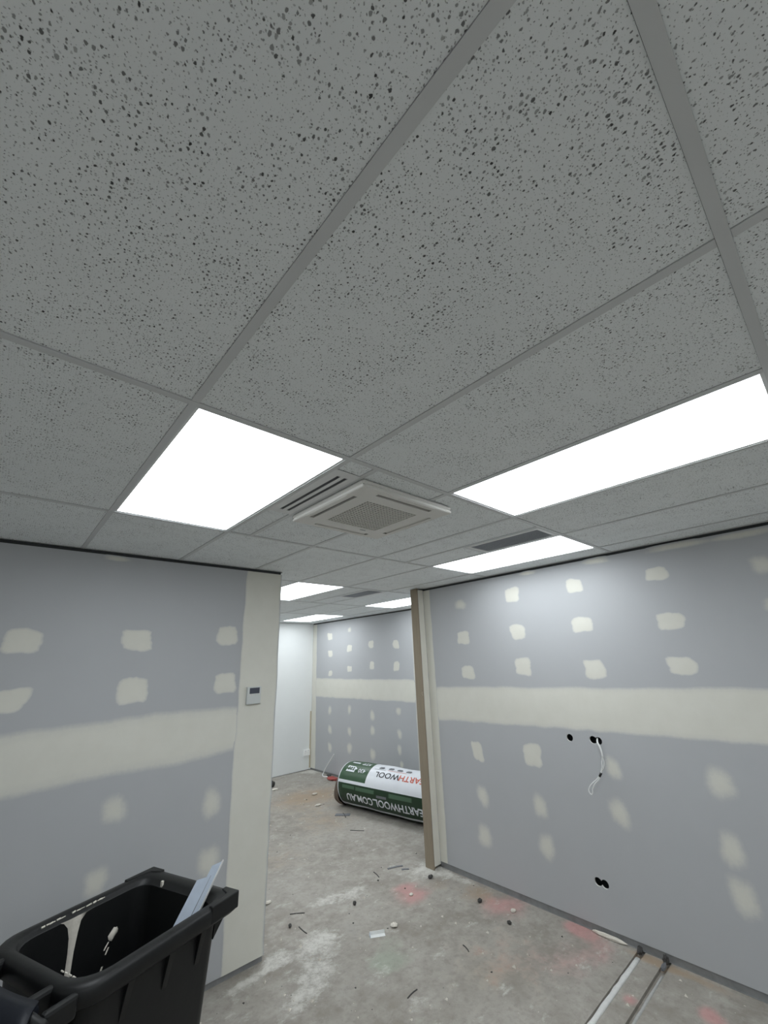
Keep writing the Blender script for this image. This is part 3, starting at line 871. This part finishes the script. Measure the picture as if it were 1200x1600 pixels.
# raised grip lips at the two front corners
for s in (-1, 1):
    lip = MB().loft([[(x_, s * y_, z_) for x_, y_ in ((.180, .2815), (.318, .2815), (.3225, .276), (.3225, .200), (.300, .200), (.282, .246), (.235, .2575), (.180, .2600))] for z_ in (.900, .9565)], True, True)
    lip.build('grip_lip', 'bin', bn, bevel=0.004)
    MB().add([(.252, s * .10, .90), (.310, s * .10, .90), (.250, s * .10, .83), (.252, s * .118, .90), (.310, s * .118, .90), (.250, s * .118, .83)],
             [(0, 1, 2), (3, 5, 4), (0, 3, 4, 1), (1, 4, 5, 2), (2, 5, 3, 0)]).build('lip_gusset', 'bin', bn)
    MB().add([(.236, s * .243, .90), (.302, s * .243, .90), (.234, s * .240, .825), (.236, s * .225, .90), (.302, s * .225, .90), (.234, s * .222, .825)],
             [(0, 1, 2), (3, 5, 4), (0, 3, 4, 1), (1, 4, 5, 2), (2, 5, 3, 0)]).build('lip_gusset', 'bin', bn)
    for q in (-.13, .02, .155):
        MB().add([(q - .012, s * .245, .905), (q - .012, s * .276, .900), (q - .010, s * .247, .79), (q + .012, s * .245, .905), (q + .012, s * .276, .900), (q + .010, s * .247, .79)],
                 [(0, 1, 2), (3, 5, 4), (0, 3, 4, 1), (1, 4, 5, 2), (2, 5, 3, 0)]).build('side_rib', 'bin', bn)
    # hinge lug and wheel
    MB().box((-.385, s * .135, .895), (-.300, s * .165, .948)).build('hinge_lug', 'bin', bn, bevel=0.01)
    MB().box((-.385, s * .235, .885), (-.290, s * .262, .945)).build('handle_arm', 'bin', bn, bevel=0.01)
    rings = [[(-.235 + r_ * cos(2 * pi * k / 24), s * yy, .10 + r_ * sin(2 * pi * k / 24)) for k in range(24)] for r_, yy in ((.03, .196), (.085, .196), (.10, .203), (.10, .233), (.085, .24), (.03, .24))]
    MB().loft(rings, True, True).build('wheel', 'bin', bn, True)
MB().tube([(-.235, -.25, .10), (-.235, .25, .10)], .011, 12).build('axle', 'track', bn, True)
MB().tube([(-.392, -.275, .925), (-.392, .275, .925)], .016, 14).build('handle_bar', 'bin', bn, True)
# lid flipped right back and hanging down the rear
lid = []
for x_, z_, w_ in ((-.372, .950, .20), (-.405, .958, .235), (-.445, .935, .275), (-.470, .87, .285), (-.485, .70, .29), (-.490, .50, .288), (-.478, .36, .27), (-.462, .31, .22)):
    lid.append([(x_ + .018 * (1 - (k / 6 - 1) ** 2) * -1, -w_ + 2 * w_ * k / 12, z_) for k in range(13)])
lo = MB().loft(lid, closed=False).build('lid', 'lid', bn, True)
sm = lo.modifiers.new('thick', 'SOLIDIFY'); sm.thickness = 0.008; sm.offset = 0
for s in (-.17, .17):
    MB().tube([(-.392, s - .028, .928), (-.392, s + .028, .928)], .027, 14).build('lid_hinge', 'lid', lo, True)
# plaster stuck to the inside
def smear(poly_l, poly_r, thick, yoff=.2265):
    va, f = [], []
    n = len(poly_l)
    rnd = random.Random(int(abs(poly_l[0][0]) * 1e4))
    for (xl, zl), (xr, zr) in zip(poly_l, poly_r):
        zm = (zl + zr) / 2
        y0 = .190 + (.228 - .190) * min(1, max(0, (zm - .10) / .83)) + .004
        for k in range(5):
            t = k / 4
            h = thick * (1 - (2 * t - 1) ** 2) * rnd.uniform(.6, 1.2)
            va.append((xl + (xr - xl) * t, y0 - .0045 - h, zl + (zr - zl) * t))
    for i in range(n - 1):
        for k in range(4):
            f.append((i * 5 + k, i * 5 + k + 1, (i + 1) * 5 + k + 1, (i + 1) * 5 + k))
    return MB().add(va, f).build('plaster_smear', 'plaster', bn, True)
smear([(-.10, .932), (-.086, .925), (-.070, .905), (-.060, .87), (-.056, .82), (-.056, .76), (-.054, .66)], [(.030, .932), (-.005, .928), (-.022, .91), (-.028, .875), (-.033, .82), (-.034, .75), (-.036, .66)], .006)
smear([(.122, .826), (.110, .815), (.100, .805), (.104, .792), (.110, .786)], [(.134, .824), (.142, .812), (.140, .802), (.128, .792), (.116, .786)], .010)
smear([(.104, .786), (.094, .775), (.088, .765)], [(.109, .786), (.100, .772), (.093, .764)], .004)
smear([(.106, .768), (.100, .758), (.096, .748)], [(.112, .768), (.108, .757), (.101, .748)], .004)
smear([(.088, .715), (.082, .70), (.078, .68)], [(.096, .715), (.092, .70), (.084, .68)], .003)
dr = MB()
rnd = random.Random(9)
for k in range(26):
    t = k / 25
    if rnd.random() < .35: continue
    x_ = -.165 + .22 * t; dr.tube([(x_, .233 + rnd.uniform(-.002, .002), .9465), (x_ + .012, .233, .9475 + rnd.uniform(-.001, .001))], rnd.uniform(.0012, .0035), 6)
for k in range(5):
    q = -.10 - .022 * k
    dr.tube([(-.262, q, .945), (-.262, q - .014, .945)], rnd.uniform(.0015, .003), 6)
dr.box((.246, .112, .925), (.2555, .122, .951))
dr.build('plaster_splashes', 'plaster', bn)['kind'] = 'stuff'
tag(bn, 'black wheelie bin with its lid thrown back and plaster smeared inside', 'bin')

# metal offcuts standing in the bin (world coordinates)
def angle_offcut(name, top, bot, a_dir, b_dir, fa, fb, th_, mats, label, join=None):
    top, bot = Vector(top), Vector(bot)
    ax = (top - bot).normalized()
    a = Vector(a_dir); a = (a - ax * a.dot(ax)).normalized()
    b = ax.cross(a)
    if b.dot(Vector(b_dir)) < 0: b = -b
    t = empty(name, bot) if join is None else join
    shift = Vector((0, 0, 0)) if join is None else bot - Vector(join.location)
    L = (top - bot)
    def slab(d, n, w, skew):
        pts = [Vector((0, 0, 0)), d * w, d * w + L + ax * skew, L]
        v = [p + shift for p in pts] + [p + n * th_ + shift for p in pts]
        return MB().add(v, [(0, 1, 2, 3), (7, 6, 5, 4), (0, 4, 5, 1), (1, 5, 6, 2), (2, 6, 7, 3), (3, 7, 4, 0)])
    slab(a, b, fa, -.03).build('flange', mats[0], t)
    slab(b, a, fb, .0).build('flange', mats[1], t)
    return tag(t, label, 'metal offcut') if join is None else t
def bin_pt(x_, y_, z_):
    return (0.28 + x_ * cos(TH) - y_ * sin(TH), 1.04 + x_ * sin(TH) + y_ * cos(TH), z_)
oc = angle_offcut('metal_angle_offcut', bin_pt(.304, -.196, 1.052), bin_pt(-.02, -.190, .64), (-.74, .67, 0), (.5, -.8, 0), .040, .016, .0016, ('zinc', 'cable'), 'bluish folded metal offcut with a bright edge sticking out of the bin')
angle_offcut('metal_strip_offcut', bin_pt(.262, -.172, 1.010), bin_pt(-.03, -.165, .66), (-.74, .67, 0), (.5, -.8, 0), .050, .004, .0015, ('zinc', 'grey_scrap'), '', oc)

# ================================================================== INSULATION ROLL
R0 = 0.26
PA, PB = Vector((3.803, 4.18, 0.262)), Vector((4.010, 2.74, 0.262))
AX = (PB - PA).normalized()
LEN = (PB - PA).length
SIDE = Vector((0, 0, 1)).cross(AX)
if SIDE.x > 0: SIDE = -SIDE                # horizontal, pointing towards the opening
UPV = Vector((0, 0, 1))
roll = empty('insulation_roll', (PA.x, PA.y, 0.0))
ORG = Vector((PA.x, PA.y, 0.0))
def sag(phi, s):
    r = R0 * (1 + .010 * sin(3 * phi + 4 * s) + .008 * sin(7 * s * 2 + phi * 2))
    e = min(1, (s + .012) / .07) if s < .06 else 1
    e2 = min(1, (LEN - s + .012) / .07) if s > LEN - .06 else 1
    return r * (0.93 + .07 * math.sqrt(max(0, min(e, e2))))
def on_roll(s, phi, off=0.0):
    r = sag(phi, s) + off
    p = PA + AX * s + SIDE * (r * cos(phi)) + UPV * (r * sin(phi))
    p.z = max(p.z, 0.004 + max(0, off))
    return p - ORG
def shell(name, mat, s0, s1, p0, p1, off, ns=26, npn=24, closed=False):
    rows = []
    for i in range(ns + 1):
        s = s0 + (s1 - s0) * i / ns
        rows.append([on_roll(s, p0 + (p1 - p0) * k / npn, off) for k in range(npn if closed else npn + 1)])
    return MB().loft(rows, closed=closed).build(name, mat, roll, True)
shell('bag', 'green_dark', 0, LEN, 0, 2 * pi, 0.0, 40, 64, True)
d2r = radians
shell('green_print_panel', 'green', 0.012, 0.495, d2r(21), d2r(150), 0.0018, 16, 20)
shell('white_print_panel', 'film_white', 0.495, LEN - .06, d2r(14), d2r(150), 0.0022, 24, 22)
shell('white_stripe', 'film_white', 0.01, LEN - .02, d2r(13.5), d2r(21), 0.0026, 30, 3)
shell('white_stripe', 'film_white', 0.01, LEN - .02, d2r(-52), d2r(-44), 0.0026, 30, 3)
def end_ring():
    pts = [on_roll(0.006, 2 * pi * k / 48, 0.0) for k in range(49)]
    return MB().tube(pts, 0.0065, 6, False).build('end_seam', 'film_white', roll, True)
end_ring()
# puckered far end and brown wool showing at the near end
for s0, dirn, nm in ((LEN, 1, 'gathered_end'), (0.0, -1, 'gathered_end')):
    rings = []
    for r_, ds in ((.93, 0), (.8, .018), (.5, .026), (.2, .012), (.02, .0)):
        rings.append([PA + AX * (s0 + dirn * ds + .006 * sin(9 * k) * dirn) + SIDE * (R0 * r_ * cos(2 * pi * k / 32)) + UPV * (R0 * r_ * sin(2 * pi * k / 32)) - ORG for k in range(32)])
    MB().loft(rings, False, True).build(nm, 'green_dark', roll, True)
rings = []
for r_, ds in ((.93, -.005), (.98, .03), (.97, .065), (.86, .088), (.45, .098), (.05, .095)):
    rings.append([PA - AX * ds + SIDE * (R0 * .80 * r_ * (1 + .04 * sin(5 * k)) * cos(2 * pi * k / 30) + .055) + UPV * (max(-.258, R0 * .72 * r_ * sin(2 * pi * k / 30) - .075)) - ORG for k in range(30)])
MB().loft(rings, False, True).build('wool_end', 'wool', roll, True)

def text_part(txt, size, s_start, phi_base, mat, name, stretch=1.0, bold=0.0):
    """print wrapped round the roll, upside down: reads from the far end towards the near end"""
    cu = bpy.data.curves.new('print', 'FONT')
    cu.body = txt
    cu.size = size
    cu.offset = bold
    cu.resolution_u = 3
    ob = bpy.data.objects.new('print', cu)
    COL.objects.link(ob)
    dg = bpy.context.evaluated_depsgraph_get()
    me = bpy.data.meshes.new_from_object(ob.evaluated_get(dg))
    bpy.data.objects.remove(ob)
    bm = bmesh.new(); bm.from_mesh(me)
    for q in range(1, 8):
        bmesh.ops.bisect_plane(bm, geom=bm.verts[:] + bm.edges[:] + bm.faces[:], plane_co=(0, q * .014 - .01, 0), plane_no=(0, 1, 0))
    bm.to_mesh(me); bm.free()
    for v_ in me.vertices:
        x_, y_ = v_.co.x * stretch, v_.co.y
        v_.co = on_roll(s_start - x_, phi_base - y_ / R0, 0.0045)
    me.materials.append(M[mat])
    o = bpy.data.objects.new(name, me)
    COL.objects.link(o)
    o.parent = roll
    return o
def text_width(txt, size):
    cu = bpy.data.curves.new('print', 'FONT'); cu.body = txt; cu.size = size
    ob = bpy.data.objects.new('print', cu); COL.objects.link(ob)
    bpy.context.view_layer.update()
    w = ob.dimensions.x
    bpy.data.objects.remove(ob)
    return w
# web address along the dark band
w = text_width('EARTHWOOL.COM.AU', .125)
tot = 1.22
text_part('EARTHWOOL.COM.AU', .125, 0.185 + tot, d2r(-11), 'film_white', 'web_address_print', tot / w, .0025)
# name on the white panel: EARTH in red, WOOL in black
w1, w2 = text_width('EARTH', .10), text_width('WOOL', .10)
k_ = 0.77 / (w1 + w2)
text_part('WOOL', .10, 0.60 + w2 * k_ + .01, d2r(58), 'ink_black', 'name_print', k_, .0015)
text_part('EARTH', .10, 0.60 + (w1 + w2) * k_ + .02, d2r(58), 'ink_red', 'name_print', k_, .0015)
# grade figures and house symbol on the green panel
w = text_width('R2.0', .07)
text_part('R2.0', .07, 0.445, d2r(84), 'film_white', 'grade_print', 1.1, .001)
text_part('430', .075, 0.435, d2r(57), 'film_white', 'width_print', 1.15, .001)
def roll_poly(poly, mat, name, off=.0046):
    return MB().add([on_roll(s, d2r(p_), off) for s, p_ in poly], [tuple(range(len(poly)))]).build(name, mat, roll)
house = roll_poly([(.095, 44), (.245, 44), (.245, 52), (.275, 55), (.245, 60), (.225, 63), (.095, 63)], 'film_white', 'house_symbol')
for q in range(3):
    for r_ in range(2):
        roll_poly([(.118 + q * .04, 49 + r_ * 6), (.146 + q * .04, 49 + r_ * 6), (.146 + q * .04, 53.5 + r_ * 6), (.118 + q * .04, 53.5 + r_ * 6)], 'green', 'symbol_window', .006).parent = house
roll_poly([(.29, 75), (.40, 73), (.40, 76), (.29, 78)], 'film_white', 'small_print')
roll_poly([(.10, 78), (.24, 77), (.24, 84), (.10, 84)], 'film_white', 'small_print')
for s0 in (.62, .78, .92, 1.06):
    roll_poly([(s0, 70), (s0 + .07, 70), (s0 + .085, 74), (s0 + .06, 79), (s0 + .01, 78), (s0 - .01, 74)], 'grey_scrap', 'icon_print')
roll_poly([(.55, 66), (.74, 66), (.74, 66.8), (.55, 66.8)], 'grey_scrap', 'fine_print')
roll_poly([(.78, 66), (1.08, 66), (1.08, 67), (.78, 67)], 'ink_red', 'fine_print')
for s0, s1, a, b, mt in ((.10, .32, 1, 9, 'ink_faint'), (.34, .66, 0, 9, 'ink_faint'), (.70, .86, -7, -1, 'grey_scrap'), (.90, 1.25, -1, 9, 'ink_faint')):
    n = 8
    MB().loft([[on_roll(s0 + (s1 - s0) * i / n, d2r(q), .0035) for q in (a, (a + b) / 2, b)] for i in range(n + 1)], closed=False).build('faint_print', mt, roll)
tag(roll, 'green and white plastic-wrapped roll of insulation lying on the floor behind the nib', 'insulation roll')

# ================================================================== BITS IN THE FAR ROOM
cc = spline([(4.455, 5.50, .345), (4.46, 5.58, .27), (4.455, 5.68, .17), (4.45, 5.76, .075), (4.43, 5.785, .02), (4.39, 5.74, .007), (4.37, 5.66, .006), (4.40, 5.60, .006)], 8)
tag(MB().tube(cc, .0085, 8).build('cable_tail', 'cable', None, True), 'stiff white cable tail curling up beside the red scrap in the corner', 'cable')
def lump(name, c, size, mat, seed, label, cat, group=None, n=12, flat=1.0, rz=0.0):
    rnd = random.Random(seed)
    rings = []
    for i in range(1, 6):
        a = pi * i / 6
        rings.append([Vector((size[0] * sin(a) * cos(2 * pi * k / n) * rnd.uniform(.75, 1.2), size[1] * sin(a) * sin(2 * pi * k / n) * rnd.uniform(.75, 1.2), size[2] * (1 - cos(a)) * rnd.uniform(.85, 1.1))) for k in range(n)])
    if mat == 'dark_scrap': size = tuple(q * .78 for q in size)
    o = MB().loft(rings, True, True).build(name, mat, None, False, loc=(c[0], c[1], 0.0))
    zmin = min(v_.co.z for v_ in o.data.vertices)
    for v_ in o.data.vertices: v_.co.z -= zmin - 0.0003
    o.rotation_euler = (0, 0, rz)
    return tag(o, label, cat, group)
lump('red_scrap', (4.36, 5.40), (.07, .12, .022), 'red', 4, 'crumpled red plastic scrap at the foot of the far patched wall', 'scrap')
lump('dark_scrap', (4.44, 5.62), (.035, .05, .018), 'dark_scrap', 5, 'small dark scrap between the white cable tail and the wall track', 'scrap')
lump('dark_rag', (3.47, 5.80), (.04, .05, .05), 'dark_scrap', 6, 'dark scrap upright on the floor at the partition edge', 'scrap')
lump('plaster_chip', (3.42, 5.62), (.05, .04, .012), 'plaster', 7, 'white chip beside the dark scrap at the partition edge', 'plaster chip', 'loose white plaster chips')
lump('plaster_chip', (3.70, 4.93), (.045, .03, .012), 'plaster', 8, 'white chip on brownish concrete in front of the white wall', 'plaster chip', 'loose white plaster chips')
lump('plaster_chip', (3.455, 4.46), (.05, .025, .012), 'plaster', 9, 'white chip left of the end of the insulation roll', 'plaster chip', 'loose white plaster chips')

# ================================================================== FLOOR DEBRIS
def stick(name, a, b, w, h, mat, label, cat='offcut', group=None, bend=0.0):
    a, b = Vector((*a, 0)), Vector((*b, 0))
    w, h = (w * .7, h * .7) if w < .015 else (w, h)
    bend += .004 if len(label) % 2 else -.003
    d = (b - a); n = Vector((-d.y, d.x, 0)).normalized()
    rings = []
    for t in (0, .35, .7, 1.0):
        c = a + d * t + n * bend * (1 - (2 * t - 1) ** 2) - a
        rings.append([c - n * w / 2 + Vector((0, 0, .0004)), c + n * w / 2 + Vector((0, 0, .0004)), c + n * w / 2 + Vector((0, 0, h)), c - n * w / 2 + Vector((0, 0, h))])
    o = MB().loft(rings, True, True).build(name, mat, None, loc=a)
    return tag(o, label, cat, group)
G1 = 'dark sticks and strips dropped on the floor'
stick('dark_strip', (1.848, 2.426), (1.939, 2.356), .010, .006, 'dark_scrap', 'dark flat strip lying straight across, close to the partition end', 'offcut', G1)
stick('dark_strip', (1.812, 2.232), (1.809, 2.118), .008, .006, 'dark_scrap', 'short dark strip lying between the dark pebble and the pale plaster dust', 'offcut', G1)
stick('dark_strip', (1.892, 1.166), (1.980, 1.174), .008, .006, 'dark_scrap', 'dark strip on the bare floor at the bottom middle of the view', 'offcut', G1)
stick('dark_strip', (2.746, 2.462), (2.714, 2.350), .009, .006, 'dark_scrap', 'thin dark strip on the floor above the pink spray marks', 'offcut', G1)
stick('dark_strip', (3.215, 3.43), (3.315, 3.295), .012, .006, 'dark_scrap', 'dark strip in the open floor in front of the insulation roll', 'offcut', G1)
stick('dark_wire', (2.490, 1.228), (2.462, 1.158), .007, .007, 'dark_scrap', 'black bent wire on the brownish floor in front of the patched wall', 'wire', G1, .008)
G2 = 'grey shavings on the floor'
stick('metal_shaving', (2.875, 2.410), (3.015, 2.352), .022, .005, 'grey_scrap', 'longer grey metal shaving beside the foot of the nib', 'metal shaving', G2, .01)
stick('metal_shaving', (2.955, 2.305), (3.010, 2.262), .020, .005, 'grey_scrap', 'shorter grey metal shaving nearest to the foot of the nib', 'metal shaving', G2)
stick('metal_shaving', (3.40, 3.98), (3.53, 3.84), .075, .006, 'grey_scrap', 'grey flat shaving on the floor at the brown end of the insulation roll', 'metal shaving', G2)
stick('dark_strip', (3.50, 3.95), (3.43, 3.80), .012, .010, 'dark_scrap', 'thin dark strip across the grey shaving near the roll end', 'offcut', G1)
# bright folded offcut
ofc = empty('folded_tin_offcut', (2.152, 1.731, 0.0), math.atan2(1.704 - 1.762, 2.198 - 2.103))
MB().box((-.056, -.020, .0005), (.056, .018, .0022)).build('base_leaf', 'cable', ofc)
MB().box((-.054, .0165, .0022), (.056, .0185, .021)).build('folded_leaf', 'cable', ofc)
MB().box((-.056, -.020, .0022), (-.052, .0165, .014)).build('end_leaf', 'zinc', ofc)
tag(ofc, 'bright white folded metal offcut in the middle of the floor', 'metal offcut')
lump('plaster_lump', (2.308, 1.720), (.026, .026, .012), 'plaster', 21, 'round pale plaster lump just beyond the bright folded offcut', 'plaster chip', 'loose white plaster chips')
lump('dark_pebble', (2.284, 2.161), (.015, .014, .014), 'dark_scrap', 22, 'dark round pebble alone on the open floor', 'pebble', 'dark pebbles')
lump('dark_pebble', (1.763, 2.278), (.012, .014, .012), 'dark_scrap', 23, 'dark pebble near the partition end, left of the short dark strip', 'pebble', 'dark pebbles')
lump('black_clod', (3.003, 1.455), (.022, .018, .014), 'dark_scrap', 24, 'black clod on the pink-stained floor near the patched wall', 'clod', 'dark clods by the wall')
lump('black_clod', (2.914, 1.131), (.014, .018, .012), 'dark_scrap', 25, 'small black clod in front of the track, past the white chip', 'clod', 'dark clods by the wall')
lump('plaster_chip', (3.068, 1.194), (.022, .018, .010), 'plaster', 26, 'white chip on the pink stain close to the patched wall', 'plaster chip', 'loose white plaster chips')
lump('dark_clod', (3.02, 2.00), (.03, .016, .014), 'dark_scrap', 27, 'dark clod in the white dust at the foot of the nib', 'clod', 'dark clods by the wall')
lump('plaster_chip', (2.70, 1.93), (.02, .016, .008), 'plaster', 28, 'white chip in the middle of the pink spray mark', 'plaster chip', 'loose white plaster chips')
lump('plaster_chip', (1.80, 2.70), (.03, .02, .009), 'plaster', 29, 'white chip by the partition end, level with the nib', 'plaster chip', 'loose white plaster chips')
lump('rubble_piece', (3.215, 0.352), (.030, .018, .022), 'dark_scrap', 30, 'dark rubble where the pale chase meets the wall track', 'rubble piece', 'rubble at the chase ends')
lump('rubble_piece', (3.165, 0.203), (.045, .012, .014), 'grey_scrap', 31, 'grey rubble in the narrow grey chase by the wall', 'rubble piece', 'rubble at the chase ends')
lump('rubble_piece', (3.225, 0.205), (.020, .018, .024), 'dark_scrap', 32, 'dark rubble where the narrow grey chase meets the wall track', 'rubble piece', 'rubble at the chase ends')
lump('mortar_ridge', (3.232, 0.56), (.016, .11, .014), 'plaster', 33, 'white ridge of spilt plaster along the track beside the pink mark', 'plaster chip')

cr = MB()
for mi, n, seed, rmin, rmax in ((0, 520, 1, .003, .017), (1, 190, 2, .002, .012)):
    rnd = random.Random(seed)
    k = 0
    while k < n:
        y_ = rnd.uniform(-.3, 6.1)
        x_ = rnd.uniform(0.95, 4.4)
        inside = (y_ > 2.35 and x_ < 4.35) or (y_ < 1.95 and 0.95 < x_ < 3.18) or (1.5 < x_ < 3.05)
        if not inside or (3.45 < x_ and 2.6 < y_ < 4.4) or (x_ > 3.2 and y_ < 2.3):
            continue
        if any(a - .02 < y_ < b_ + .02 for a, b_ in SLOTS):
            continue
        r = rmin + (rmax - rmin) * rnd.random() ** 3
        v_ = [(x_ + r * rnd.uniform(.6, 1.3), y_, .0004), (x_ - r * .6, y_ + r * rnd.uniform(.5, 1.1), .0004), (x_ - r * .5, y_ - r * rnd.uniform(.6, 1.1), .0004), (x_, y_, r * rnd.uniform(.5, 1.0))]
        cr.add(v_, [(0, 1, 3), (1, 2, 3), (2, 0, 3), (2, 1, 0)], mi)
        k += 1
tag(cr.build('floor_crumbs', ['plaster', 'dark_scrap']), 'fine white and dark crumbs scattered over the concrete floor', 'crumbs', None, 'stuff')
